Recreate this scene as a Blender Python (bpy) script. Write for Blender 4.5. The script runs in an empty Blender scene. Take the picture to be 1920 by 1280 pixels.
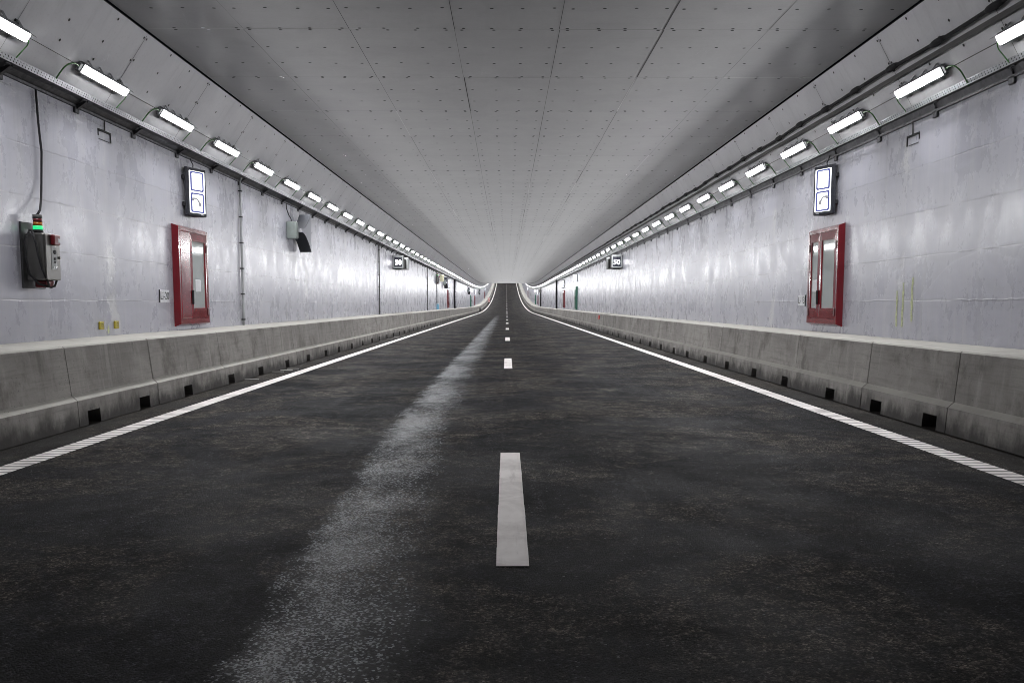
import bpy, math, random
from mathutils import Vector
R_ = math.radians
random.seed(7)
S = bpy.context.scene
COL = S.collection

# ------------------------------------------------------------------ camera, world, exposure
cam_d = bpy.data.cameras.new('camera')
cam_d.sensor_width = 36.0
cam_d.lens = 1639.0 / 1920.0 * 36.0
cam_d.shift_y = 77.5 / 1920.0
cam_d.clip_start = 0.05
cam_d.clip_end = 2000
cam = bpy.data.objects.new('camera', cam_d)
COL.objects.link(cam)
cam.location = (-0.026, 0.0, 1.17)
cam.rotation_euler = (math.pi / 2 - math.atan(0.09), 0, -0.006)
S.camera = cam

W = bpy.data.worlds.new('World')
S.world = W
W.use_nodes = True
W.node_tree.nodes['Background'].inputs['Color'].default_value = (0.02, 0.022, 0.03, 1)
W.node_tree.nodes['Background'].inputs['Strength'].default_value = 0.1

S.view_settings.view_transform = 'Standard'
S.view_settings.look = 'None'
S.view_settings.exposure = 0.0
S.view_settings.gamma = 1.0
S.render.engine = 'CYCLES'
cy = S.cycles
cy.use_denoising = True
cy.max_bounces = 8
cy.diffuse_bounces = 5
cy.glossy_bounces = 4
cy.transmission_bounces = 6
cy.caustics_reflective = False
cy.caustics_refractive = False
cy.sample_clamp_indirect = 6.0
cy.use_light_tree = True
cy.filter_width = 0.9

LAMP = 66.0           # watts of one lamp

# ------------------------------------------------------------------ dimensions (metres; y runs along the tunnel)
C2, D0 = 2.07e-4, 110.5


def prof(d):
    return C2 * (d - D0) ** 2 if d > D0 else 0.0


def slope(d):
    return math.atan(2 * C2 * (d - D0)) if d > D0 else 0.0


WL, WR = -5.06, 5.02          # wall faces
CL, CR = -4.36, 4.47          # ceiling edges
CZ = 4.458                    # ceiling height
MOD = 2.238                   # board and lamp module
D_START, D_END = -14.0, 372.0
DS = [D_START + 2 * i for i in range(int((100 - D_START) / 2))]
DS += [100 + 3 * i for i in range(int((D_END - 100) / 3) + 1)]

# ------------------------------------------------------------------ mesh helpers


class MB:
    def __init__(s):
        s.v, s.f, s.m, s.uv, s.sm = [], [], [], [], []

    def face(s, pts, m=0, uv=None, smooth=False):
        i = len(s.v)
        s.v += [tuple(p) for p in pts]
        s.f.append(tuple(range(i, i + len(pts))))
        s.m.append(m)
        s.uv.append(uv)
        s.sm.append(smooth)

    def box(s, a, b, m=0):
        x0, y0, z0 = [min(p, q) for p, q in zip(a, b)]
        x1, y1, z1 = [max(p, q) for p, q in zip(a, b)]
        P = [(x0, y0, z0), (x1, y0, z0), (x1, y1, z0), (x0, y1, z0), (x0, y0, z1), (x1, y0, z1), (x1, y1, z1), (x0, y1, z1)]
        s.poly(P, [(0, 3, 2, 1), (4, 5, 6, 7), (0, 1, 5, 4), (1, 2, 6, 5), (2, 3, 7, 6), (3, 0, 4, 7)], m)

    def poly(s, P, F, m=0, smooth=False):
        i = len(s.v)
        s.v += [tuple(p) for p in P]
        for f in F:
            s.f.append(tuple(i + k for k in f))
            s.m.append(m)
            s.uv.append(None)
            s.sm.append(smooth)

    def cbox(s, a, b, c=0.01, m=0):
        """box with chamfered edges"""
        x0, y0, z0 = [min(p, q) for p, q in zip(a, b)]
        x1, y1, z1 = [max(p, q) for p, q in zip(a, b)]
        c = min(c, (x1 - x0) * .45, (y1 - y0) * .45, (z1 - z0) * .45)
        rings = []
        for z, k in ((z0, c), (z0 + c, 0), (z1 - c, 0), (z1, c)):
            e = c if k == 0 else c
            X0, X1, Y0, Y1 = x0 + k, x1 - k, y0 + k, y1 - k
            q = c if k == 0 else c * .6
            rings.append([(X0 + q, Y0, z), (X1 - q, Y0, z), (X1, Y0 + q, z), (X1, Y1 - q, z), (X1 - q, Y1, z), (X0 + q, Y1, z), (X0, Y1 - q, z), (X0, Y0 + q, z)])
        s.loft(rings, m, cap=True)

    def loft(s, rings, m=0, cap=False, close=True, smooth=False):
        i = len(s.v)
        n = len(rings[0])
        for r in rings:
            s.v += [tuple(p) for p in r]
        for k in range(len(rings) - 1):
            for j in range(n if close else n - 1):
                a, b = i + k * n + j, i + k * n + (j + 1) % n
                s.f.append((a, b, b + n, a + n))
                s.m.append(m)
                s.uv.append(None)
                s.sm.append(smooth)
        if cap:
            for base, rev in ((i, True), (i + (len(rings) - 1) * n, False)):
                f = tuple(range(base, base + n))
                s.f.append(f[::-1] if rev else f)
                s.m.append(m)
                s.uv.append(None)
                s.sm.append(False)

    def tube(s, pts, r, n=8, m=0, cap=True):
        pts = [Vector(p) for p in pts]
        rings = []
        up = Vector((0.13, 0.21, 1)).normalized()
        for k, p in enumerate(pts):
            t = (pts[min(k + 1, len(pts) - 1)] - pts[max(k - 1, 0)]).normalized()
            if abs(t.dot(up)) > .95:
                up = Vector((1, 0.2, 0.1)).normalized()
            a = t.cross(up).normalized()
            b = t.cross(a).normalized()
            rr = r[k] if isinstance(r, (list, tuple)) else r
            rings.append([p + a * math.cos(2 * math.pi * j / n) * rr + b * math.sin(2 * math.pi * j / n) * rr for j in range(n)])
        s.loft(rings, m, cap=cap, smooth=True)

    def disc(s, c, ax, ay, r, n=8, m=0):
        c, ax, ay = Vector(c), Vector(ax), Vector(ay)
        s.face([c + ax * math.cos(2 * math.pi * k / n) * r + ay * math.sin(2 * math.pi * k / n) * r for k in range(n)], m)

    def build(s, name, mats, parent=None, loc=None):
        me = bpy.data.meshes.new(name)
        me.from_pydata(s.v, [], s.f)
        if not isinstance(mats, (list, tuple)):
            mats = [mats]
        for mt in mats:
            me.materials.append(mt)
        me.polygons.foreach_set('material_index', s.m)
        me.polygons.foreach_set('use_smooth', s.sm)
        if any(u is not None for u in s.uv):
            ul = me.uv_layers.new(name='UVMap')
            for p, u in zip(me.polygons, s.uv):
                if u:
                    for li, q in zip(p.loop_indices, u):
                        ul.data[li].uv = q
        me.update()
        o = bpy.data.objects.new(name, me)
        COL.objects.link(o)
        if parent:
            o.parent = parent
        if loc:
            o.location = loc
        return o


def ext(mb, sec, ds, m=0, vcoord=None, flip=False, smooth=False):
    """sweep an open section of (x, z) points along the tunnel; uv = (distance, section coordinate)"""
    if vcoord is None:
        vcoord = [0.0]
        for a, b in zip(sec, sec[1:]):
            vcoord.append(vcoord[-1] + math.dist(a, b))
    for d0, d1 in zip(ds, ds[1:]):
        p0, p1 = prof(d0), prof(d1)
        for k in range(len(sec) - 1):
            (xa, za), (xb, zb) = sec[k], sec[k + 1]
            P = [(xa, d0, za + p0), (xb, d0, zb + p0), (xb, d1, zb + p1), (xa, d1, za + p1)]
            U = [(d0, vcoord[k]), (d0, vcoord[k + 1]), (d1, vcoord[k + 1]), (d1, vcoord[k])]
            if flip:
                P.reverse()
                U.reverse()
            mb.face(P, m, U, smooth)


def tag(o, label=None, cat=None, group=None, kind=None):
    if label:
        o['label'] = label
    if cat:
        o['category'] = cat
    if group:
        o['group'] = group
    if kind:
        o['kind'] = kind
    return o


def empty(name, loc, label, cat, group=None, rx=0.0):
    o = bpy.data.objects.new(name, None)
    COL.objects.link(o)
    o.location = loc
    o.rotation_euler = (rx, 0, 0)
    return tag(o, label, cat, group)


def copy_tree(o, parent=None, only=None):
    c = o.copy()
    COL.objects.link(c)
    if parent:
        c.parent = parent
    for ch in list(o.children):
        if only is None or ch.name.split('.')[0] in only:
            copy_tree(ch, c)
    return c


def text_obj(name, body, size, mat, parent, M, extrude=0.001):
    """lettering as a mesh; M = (origin, right vector, up vector)"""
    cu = bpy.data.curves.new(name, 'FONT')
    cu.body = body
    cu.size = size
    cu.align_x = 'CENTER'
    cu.align_y = 'CENTER'
    cu.extrude = extrude
    t = bpy.data.objects.new(name + '_tmp', cu)
    COL.objects.link(t)
    bpy.context.view_layer.update()
    me = bpy.data.meshes.new_from_object(t.evaluated_get(bpy.context.evaluated_depsgraph_get()))
    bpy.data.objects.remove(t)
    bpy.data.curves.remove(cu)
    o0, r, u = Vector(M[0]), Vector(M[1]), Vector(M[2])
    n = r.cross(u)
    for v in me.vertices:
        v.co = o0 + r * v.co.x + u * v.co.y + n * v.co.z
    me.materials.clear()
    me.materials.append(mat)
    me.name = name
    o = bpy.data.objects.new(name, me)
    COL.objects.link(o)
    o.parent = parent
    return o


# ------------------------------------------------------------------ materials
class NT:
    def __init__(s, name):
        s.mat = bpy.data.materials.new(name)
        s.mat.use_nodes = True
        s.t = s.mat.node_tree
        s.b = s.t.nodes['Principled BSDF']

    def n(s, typ, **kw):
        nd = s.t.nodes.new(typ)
        for k, v in kw.items():
            if k in ('operation', 'blend_type', 'data_type', 'feature', 'distance', 'noise_dimensions', 'voronoi_dimensions', 'interpolation_type', 'clamp'):
                setattr(nd, k, v)
        return nd

    def link(s, a, b):
        s.t.links.new(a, b)

    def _in(s, sock, v):
        if hasattr(v, 'is_output') or isinstance(v, bpy.types.NodeSocket):
            s.link(v, sock)
        elif v is not None:
            if isinstance(v, (tuple, list)) and len(v) == 3 and sock.type == 'RGBA':
                v = (*v, 1)
            sock.default_value = v

    def math(s, op, a, b=None, c=None, clamp=False):
        nd = s.t.nodes.new('ShaderNodeMath')
        nd.operation = op
        nd.use_clamp = clamp
        for sock, v in zip(nd.inputs, (a, b, c)):
            s._in(sock, v)
        return nd.outputs[0]

    def mix(s, f, a, b, bt='MIX'):
        nd = s.t.nodes.new('ShaderNodeMix')
        nd.data_type = 'RGBA'
        nd.blend_type = bt
        s._in(nd.inputs[0], f)
        s._in(nd.inputs[6], a)
        s._in(nd.inputs[7], b)
        return nd.outputs[2]

    def uv(s):
        return s.t.nodes.new('ShaderNodeUVMap').outputs[0]

    def obj(s):
        return s.t.nodes.new('ShaderNodeTexCoord').outputs['Object']

    def rand(s):
        return s.t.nodes.new('ShaderNodeObjectInfo').outputs['Random']

    def xyz(s, v):
        nd = s.t.nodes.new('ShaderNodeSeparateXYZ')
        s.link(v, nd.inputs[0])
        return nd.outputs

    def comb(s, x, y, z=0.0):
        nd = s.t.nodes.new('ShaderNodeCombineXYZ')
        for k, v in enumerate((x, y, z)):
            s._in(nd.inputs[k], v)
        return nd.outputs[0]

    def vmul(s, v, k):
        nd = s.t.nodes.new('ShaderNodeVectorMath')
        nd.operation = 'MULTIPLY'
        s.link(v, nd.inputs[0])
        nd.inputs[1].default_value = k
        return nd.outputs[0]

    def vadd(s, a, b):
        nd = s.t.nodes.new('ShaderNodeVectorMath')
        nd.operation = 'ADD'
        s._in(nd.inputs[0], a)
        s._in(nd.inputs[1], b)
        return nd.outputs[0]

    def noise(s, vec, scale, detail=4, rough=.55, dist=0.0):
        nd = s.t.nodes.new('ShaderNodeTexNoise')
        s._in(nd.inputs['Vector'], vec)
        nd.inputs['Scale'].default_value = scale
        nd.inputs['Detail'].default_value = detail
        nd.inputs['Roughness'].default_value = rough
        nd.inputs['Distortion'].default_value = dist
        return nd.outputs[0]

    def voro(s, vec, scale, feature='F1', out=0, rnd=1.0):
        nd = s.t.nodes.new('ShaderNodeTexVoronoi')
        nd.feature = feature
        s._in(nd.inputs['Vector'], vec)
        nd.inputs['Scale'].default_value = scale
        nd.inputs['Randomness'].default_value = rnd
        return nd.outputs[out]

    def ramp(s, f, a, b, lo=0.0, hi=1.0, smooth=True):
        nd = s.t.nodes.new('ShaderNodeMapRange')
        nd.interpolation_type = 'SMOOTHSTEP' if smooth else 'LINEAR'
        s._in(nd.inputs[0], f)
        for k, v in zip((1, 2, 3, 4), (a, b, lo, hi)):
            nd.inputs[k].default_value = v
        return nd.outputs[0]

    def line(s, x, period, offset, half, soft):
        """1 on thin lines repeated every period"""
        q = s.math('ADD', s.math('DIVIDE', s.math('SUBTRACT', x, offset), period), 0.5)
        q = s.math('SUBTRACT', s.math('FRACT', q), 0.5)
        q = s.math('MULTIPLY', s.math('ABSOLUTE', q), period)
        return s.ramp(q, half, half + soft, 1.0, 0.0)

    def bump(s, h, strength=.3, dist=.01):
        nd = s.t.nodes.new('ShaderNodeBump')
        nd.inputs['Strength'].default_value = strength
        nd.inputs['Distance'].default_value = dist
        s.link(h, nd.inputs['Height'])
        s.link(nd.outputs[0], s.b.inputs['Normal'])

    def out(s, color=None, rough=None, metal=None, spec=None, coat=None):
        if color is not None:
            s._in(s.b.inputs['Base Color'], color)
        if rough is not None:
            s._in(s.b.inputs['Roughness'], rough)
        if metal is not None:
            s._in(s.b.inputs['Metallic'], metal)
        if spec is not None:
            s._in(s.b.inputs['Specular IOR Level'], spec)
        if coat is not None:
            s._in(s.b.inputs['Coat Weight'], coat)
        return s.mat


def plain(name, c, rough=.5, metal=0.0, var=.12, scale=8.0, bump=0.0, coat=None):
    t = NT(name)
    o = t.obj()
    n1 = t.noise(o, scale, 5, .6)
    k = t.ramp(n1, .3, .7, 1 - var, 1 + var)
    col = t.mix(1.0, c, t.comb(k, k, k), 'MULTIPLY')
    if bump:
        t.bump(t.noise(o, scale * 12, 3), bump, .003)
    return t.out(col, t.ramp(n1, .2, .8, max(0.03, rough - .08), min(1, rough + .1)), metal, coat=coat)


def emit(name, c, strength):
    t = NT(name)
    t.out((0.02, 0.02, 0.02), .4)
    t.b.inputs['Emission Color'].default_value = (*c, 1)
    t.b.inputs['Emission Strength'].default_value = strength
    return t.mat


M = {}


def mat_wall(seed):
    t = NT('painted_concrete')
    uv = t.vadd(t.uv(), (seed * 37.0, 0, seed * 5.0))
    u0, v0, _ = t.xyz(t.uv())
    u, v, _ = t.xyz(uv)
    blot = t.noise(uv, .55, 6, .6, .4)
    fine = t.noise(uv, 7.0, 6, .65)
    streak = t.noise(t.comb(t.math('MULTIPLY', u, 6.0), t.math('MULTIPLY', v, .45), seed), 1.6, 6, .7)
    streak2 = t.noise(t.comb(t.math('MULTIPLY', u, 26.0), t.math('MULTIPLY', v, .6), seed + 3), 1.0, 4, .7)
    # edges of repaired patches
    pat = t.noise(t.comb(t.math('MULTIPLY', u, .55), v, seed + 8), .9, 3, .45, 1.2)
    patch = t.ramp(pat, .515, .535, 0, 1)
    # pour lines
    wob = t.math('MULTIPLY', t.math('SUBTRACT', t.noise(uv, 2.2, 5, .7), .5), .05)
    vl = t.math('ADD', v0, wob)
    pour = t.line(vl, .54, 1.215, .0025, .010)
    brk = t.ramp(t.noise(t.vmul(uv, (.6, 1, 1)), 1.7, 5, .7), .32, .60, .25, 1.0)
    pour = t.math('MULTIPLY', pour, brk)
    tone = t.ramp(t.noise(uv, .6, 2), .48, .54)          # the line is a dark crack or a white ridge
    below = t.line(t.math('ADD', vl, .05), .54, 1.215, .02, .07)
    # vertical form joints and plastered strips
    wj = t.math('ADD', u0, t.math('MULTIPLY', t.math('SUBTRACT', t.noise(uv, 2.5, 3), .5), .05))
    joint = t.math('MULTIPLY', t.line(wj, 2.72, 11.18, .003, .010), t.ramp(t.noise(uv, 1.1, 4), .36, .60, .2, 1.0))
    strip = t.math('MULTIPLY', t.line(t.math('ADD', u0, t.math('MULTIPLY', t.math('SUBTRACT', t.noise(uv, 2.0, 5, .7), .5), .8)), 5.44, 11.25, .06, .10), t.ramp(t.noise(t.vadd(uv, (9, 3, 1)), 1.3, 5, .65), .48, .60))
    # rough trowelled crust near the top and here and there
    vo = t.voro(t.vadd(t.vmul(uv, (1.0, 1.8, 1)), t.comb(t.noise(uv, 3.0, 4), t.noise(t.vadd(uv, (4, 4, 4)), 3.0, 4))), 1.5, 'DISTANCE_TO_EDGE')
    crack = t.math('MULTIPLY', t.ramp(vo, .004, .018, 1, 0), t.math('MULTIPLY', t.ramp(t.noise(t.vadd(uv, (2, 7, 3)), .9, 4, .6), .50, .60), t.ramp(v0, 2.2, 3.2, .35, 1.0)))
    crust = t.math('MULTIPLY', t.ramp(v0, 3.05, 3.42, 0, 1), t.ramp(t.noise(t.vmul(uv, (1, 2.2, 1)), 4.5, 6, .7, 1.0), .50, .62))
    # dark rust-free water runs below the tray
    run = t.math('MULTIPLY', t.ramp(t.noise(t.comb(t.math('MULTIPLY', u, 2.1), t.math('MULTIPLY', v, .12), seed + 1), 1.5, 5, .65), .58, .72), t.ramp(v0, 1.4, 3.3, .1, .9))
    c = t.mix(t.ramp(blot, .3, .7), (0.329, 0.330, 0.389), (0.392, 0.392, 0.451))
    c = t.mix(t.math('MULTIPLY', patch, .32), c, (0.308, 0.311, 0.350))
    c = t.mix(t.math('MULTIPLY', t.ramp(streak, .42, .72, 0, .5), t.ramp(u0, 30, 90, 1, .3)), c, (0.462, 0.462, 0.483))
    c = t.mix(t.math('MULTIPLY', t.ramp(streak2, .50, .75, 0, .30), t.ramp(u0, 20, 60, 1, .45)), c, (0.238, 0.238, 0.266))
    c = t.mix(t.math('MULTIPLY', run, t.ramp(u0, 40, 120, .5, .15)), c, (0.231, 0.231, 0.259))
    c = t.mix(t.math('MULTIPLY', below, .12), c, (0.210, 0.210, 0.231))
    c = t.mix(t.math('MULTIPLY', pour, .55), c, t.mix(tone, (0.140, 0.140, 0.161), (0.518, 0.518, 0.539)))
    c = t.mix(t.math('MULTIPLY', joint, .5), c, t.mix(tone, (0.525, 0.525, 0.539), (0.140, 0.140, 0.154)))
    c = t.mix(t.math('MULTIPLY', strip, .8), c, (0.504, 0.504, 0.518))
    c = t.mix(t.math('MULTIPLY', crack, .10), c, (0.518, 0.518, 0.539))
    c = t.mix(t.math('MULTIPLY', crust, .5), c, (0.518, 0.518, 0.539))
    pits = t.math('MULTIPLY', t.ramp(t.voro(uv, 3.1), .018, .03, 1, 0), t.ramp(t.noise(uv, 1.0, 2), .5, .55))
    c = t.mix(t.math('MULTIPLY', pits, .7), c, (.10, .10, .11))
    c = t.mix(t.ramp(fine, .55, .75, 0, .22), c, (0.266, 0.266, 0.287))
    hgt = t.math('ADD', t.math('MULTIPLY', streak2, .10), t.math('ADD', t.math('MULTIPLY', fine, .6), t.math('MULTIPLY', patch, .5)))
    hgt = t.math('ADD', hgt, t.math('MULTIPLY', t.math('SUBTRACT', tone, .6), t.math('MULTIPLY', pour, 3.5)))
    hgt = t.math('ADD', hgt, t.math('MULTIPLY', t.math('ADD', crust, strip), 2.0))
    hgt = t.math('ADD', hgt, t.math('MULTIPLY', t.noise(uv, 1.3, 3), .35))
    t.bump(hgt, .10, .008)
    return t.out(c, t.ramp(t.noise(t.vmul(uv, (1, .6, 1)), 2.0, 6, .75), .3, .7, .22, .37), spec=.62)


def mat_barrier():
    t = NT('barrier_concrete')
    r = t.rand()
    off = t.comb(t.math('MULTIPLY', r, 91.0), t.math('MULTIPLY', r, 37.0), r)
    uv0 = t.uv()
    uv = t.vadd(uv0, off)
    u0, v0, _ = t.xyz(uv0)
    u, v, _ = t.xyz(uv)
    o = t.obj()
    ox, oy, oz = t.xyz(o)
    blot = t.noise(uv, 1.3, 6, .6, .6)
    board = t.noise(t.comb(t.math('MULTIPLY', u, 1.2), t.math('MULTIPLY', v, 22.0), r), 1.0, 6, .75)
    vert = t.noise(t.comb(t.math('MULTIPLY', u, 7.0), t.math('MULTIPLY', v, .7), r), 1.0, 5, .65)
    fine = t.noise(uv, 60.0, 3, .6)
    c = t.mix(t.ramp(blot, .3, .7), (.270, .256, .240), (.385, .368, .345))
    kr = t.ramp(t.math('FRACT', t.math('MULTIPLY', r, 7.31)), 0, 1, .82, 1.12, False)
    c = t.mix(1.0, c, t.comb(kr, kr, kr), 'MULTIPLY')
    c = t.mix(t.ramp(board, .45, .7, 0, .5), c, (.155, .148, .138))
    c = t.mix(t.ramp(vert, .5, .72, 0, .5), c, (.42, .40, .375))
    c = t.mix(t.ramp(t.noise(t.comb(t.math('MULTIPLY', u, 3.2), t.math('MULTIPLY', v, .5), t.math('ADD', r, 9.0)), 1.2, 6, .75), .56, .70, 0, .6), c, (.14, .13, .12))
    c = t.mix(t.ramp(t.noise(t.vadd(t.vmul(uv, (1, .7, 1)), (5, 2, 1)), 1.9, 7, .7), .50, .68, 0, .75), c, (.125, .115, .105))
    # road film and damp stains on the foot, ragged upper edge
    foot = t.ramp(t.math('ADD', oz, t.math('MULTIPLY', t.math('SUBTRACT', t.noise(t.vmul(uv, (2.2, 1, 1)), 1.6, 5, .7), .5), .50)), .02, .24, 1.0, 0.0)
    c = t.mix(t.math('MULTIPLY', foot, .90), c, (.040, .037, .036))
    c = t.mix(t.ramp(fine, .5, .8, 0, .25), c, (.10, .10, .10))
    # pale dust lying on the upward ledges
    g = t.t.nodes.new('ShaderNodeNewGeometry')
    nz = t.xyz(g.outputs['Normal'])[2]
    dust = t.math('MULTIPLY', t.ramp(nz, .35, .8), t.ramp(t.noise(t.vmul(uv, (.8, 3, 1)), 2.0, 4), .25, .7, .55, 1.0))
    c = t.mix(t.math('MULTIPLY', dust, .85), c, (.45, .44, .40))
    pits = t.ramp(t.voro(uv, 26.0), .10, .16, 1, 0)
    pits = t.math('MULTIPLY', pits, t.ramp(t.noise(uv, 3.0, 2), .52, .6))
    c = t.mix(t.math('MULTIPLY', pits, .6), c, (.06, .06, .06))
    t.bump(t.math('ADD', t.math('SUBTRACT', t.math('MULTIPLY', fine, .5), pits), t.math('MULTIPLY', board, .7)), .35, .004)
    return t.out(c, .82, spec=.3)


def mat_asphalt():
    t = NT('asphalt')
    o = t.obj()
    x, y, z = t.xyz(o)
    p2 = t.comb(x, y, 0.0)
    n1 = t.voro(p2, 120.0, 'F1', 0)                # stone distance
    stone = t.t.nodes.new('ShaderNodeTexVoronoi')
    t._in(stone.inputs['Vector'], p2)
    stone.inputs['Scale'].default_value = 120.0
    sr, sg, sb = t.xyz(stone.outputs['Color'])
    grain = t.noise(p2, 240.0, 2, .7)
    mid = t.noise(p2, 26.0, 4, .7)
    lng = t.noise(t.comb(t.math('MULTIPLY', x, 2.6), t.math('MULTIPLY', y, .16), 2.0), 1.2, 6, .65, .3)
    lng2 = t.noise(t.comb(t.math('MULTIPLY', x, 9.0), t.math('MULTIPLY', y, .25), 7.0), 1.0, 5, .7)
    blot = t.noise(p2, .9, 6, .65, .5)
    base = t.mix(t.ramp(lng, .3, .7), (.0042, .0042, .0056), (.0125, .0125, .0155))
    base = t.mix(t.ramp(lng2, .5, .75, 0, .5), base, (.034, .033, .035))
    # brown site dirt
    d1 = t.noise(t.vadd(p2, (3.3, 8.1, 0)), .70, 7, .70, .8)
    d2 = t.noise(t.vadd(p2, (13, 2, 0)), 6.0, 6, .8)
    dirt = t.math('MULTIPLY', t.ramp(d1, .44, .58), t.ramp(d2, .36, .60, .15, 1.0))
    base = t.mix(t.math('MULTIPLY', dirt, .88), base, (.060, .051, .042))
    # stone grain in many sizes: most of the surface black binder, some pale stone faces
    frac = t.noise(p2, 7.0, 9, .86)
    frac2 = t.noise(t.vadd(p2, (31, 17, 0)), 34.0, 6, .92)
    gr = t.math('ADD', t.math('MULTIPLY', frac, .5), t.math('MULTIPLY', frac2, .5))
    gk = t.ramp(gr, .46, .55, .05, 2.1, False)
    sf = t.math('ADD', .30, t.math('MULTIPLY', t.math('POWER', sr, 3.0), 2.9))
    gk = t.math('MULTIPLY', gk, sf)
    base = t.mix(1.0, base, t.comb(gk, gk, gk), 'MULTIPLY')
    base = t.mix(t.ramp(sg, .993, .998, 0, .7), base, (.20, .20, .20))
    base = t.mix(t.ramp(mid, .55, .75, 0, .4), base, (.005, .005, .006))
    # tyre print runs of pale dust beside the centre
    trk = t.math('MULTIPLY', t.ramp(t.math('ABSOLUTE', t.math('SUBTRACT', t.math('ADD', x, t.math('MULTIPLY', lng, .3)), 1.45)), .10, .28, 1, 0), t.ramp(t.noise(t.comb(t.math('MULTIPLY', x, 2.0), t.math('MULTIPLY', y, .8), 5.0), 1.4, 5, .7), .52, .66))
    trk = t.math('MULTIPLY', trk, t.ramp(y, 8.0, 12.0))
    base = t.mix(t.math('MULTIPLY', trk, .5), base, (.14, .125, .10))
    # worn wheel path left of the dashes; its glints painted as pale aggregate
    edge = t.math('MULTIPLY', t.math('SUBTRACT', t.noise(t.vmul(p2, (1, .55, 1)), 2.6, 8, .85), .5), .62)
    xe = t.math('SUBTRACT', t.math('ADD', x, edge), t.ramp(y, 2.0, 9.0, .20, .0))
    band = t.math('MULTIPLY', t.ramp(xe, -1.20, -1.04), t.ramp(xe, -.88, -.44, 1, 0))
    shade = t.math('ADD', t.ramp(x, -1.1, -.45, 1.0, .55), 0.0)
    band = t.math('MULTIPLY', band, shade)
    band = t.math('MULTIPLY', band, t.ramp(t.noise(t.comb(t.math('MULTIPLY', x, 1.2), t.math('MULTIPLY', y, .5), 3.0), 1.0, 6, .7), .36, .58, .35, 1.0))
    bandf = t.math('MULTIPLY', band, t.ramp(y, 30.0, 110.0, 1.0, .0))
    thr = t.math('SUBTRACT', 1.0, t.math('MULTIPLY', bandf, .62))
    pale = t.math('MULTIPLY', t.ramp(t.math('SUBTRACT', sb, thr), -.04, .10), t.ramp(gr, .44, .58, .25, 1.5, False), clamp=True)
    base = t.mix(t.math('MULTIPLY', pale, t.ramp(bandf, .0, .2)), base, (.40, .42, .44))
    # paving joint across the road
    jl = t.ramp(t.math('ABSOLUTE', t.math('SUBTRACT', t.math('ADD', y, t.math('MULTIPLY', t.math('SUBTRACT', t.noise(p2, 1.5, 3), .5), .12)), 10.35)), .012, .05, 1, 0)
    base = t.mix(t.math('MULTIPLY', jl, .7), base, (.010, .010, .011))
    jd = t.ramp(t.math('ABSOLUTE', t.math('SUBTRACT', y, 10.0)), .05, .5, 1, 0)
    base = t.mix(t.math('MULTIPLY', jd, t.math('MULTIPLY', mid, .4)), base, (.012, .012, .014))
    # dusty shoulders outside the edge lines
    sh = t.ramp(t.math('ABSOLUTE', t.math('ADD', x, .08)), 3.55, 3.75)
    base = t.mix(t.math('MULTIPLY', sh, t.math('ADD', .25, t.math('MULTIPLY', mid, .4))), base, (.050, .046, .040))
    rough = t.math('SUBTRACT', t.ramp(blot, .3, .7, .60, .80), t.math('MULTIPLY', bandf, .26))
    h = t.math('ADD', t.math('MULTIPLY', t.math('SUBTRACT', 1.0, n1), .5), t.math('ADD', t.math('MULTIPLY', sr, .9), t.math('MULTIPLY', grain, .6)))
    t.bump(h, 1.0, .008)
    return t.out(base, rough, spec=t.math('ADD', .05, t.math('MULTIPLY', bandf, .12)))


def mat_paint(name, ribs):
    t = NT(name)
    o = t.obj()
    x, y, z = t.xyz(o)
    n = t.noise(o, 2.6, 6, .65, .5)
    f = t.noise(o, 60.0, 4, .7)
    c = t.mix(t.ramp(n, .35, .62), (.70, .655, .635), (.93, .885, .865))
    c = t.mix(t.ramp(t.noise(t.comb(t.math('MULTIPLY', x, 9.0), y, 1.0), 1.1, 5, .7), .54, .70, 0, .40), c, (.45, .41, .39))
    c = t.mix(t.ramp(f, .62, .78, 0, .35), c, (.25, .23, .22))
    if ribs:
        rib = t.line(t.math('ADD', y, t.math('MULTIPLY', n, .03)), .108, 0.0, .017, .010)
        far = t.math('MULTIPLY', t.ramp(y, 8.0, 20.0, .85, .15), t.ramp(t.noise(o, 5.0, 4), .35, .55, .55, 1.0))
        c = t.mix(t.math('MULTIPLY', rib, far), c, (.05, .046, .042))
        t.bump(t.math('SUBTRACT', 1.0, rib), .8, .006)
    else:
        t.bump(f, .4, .003)
    return t.out(c, .62)


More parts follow.
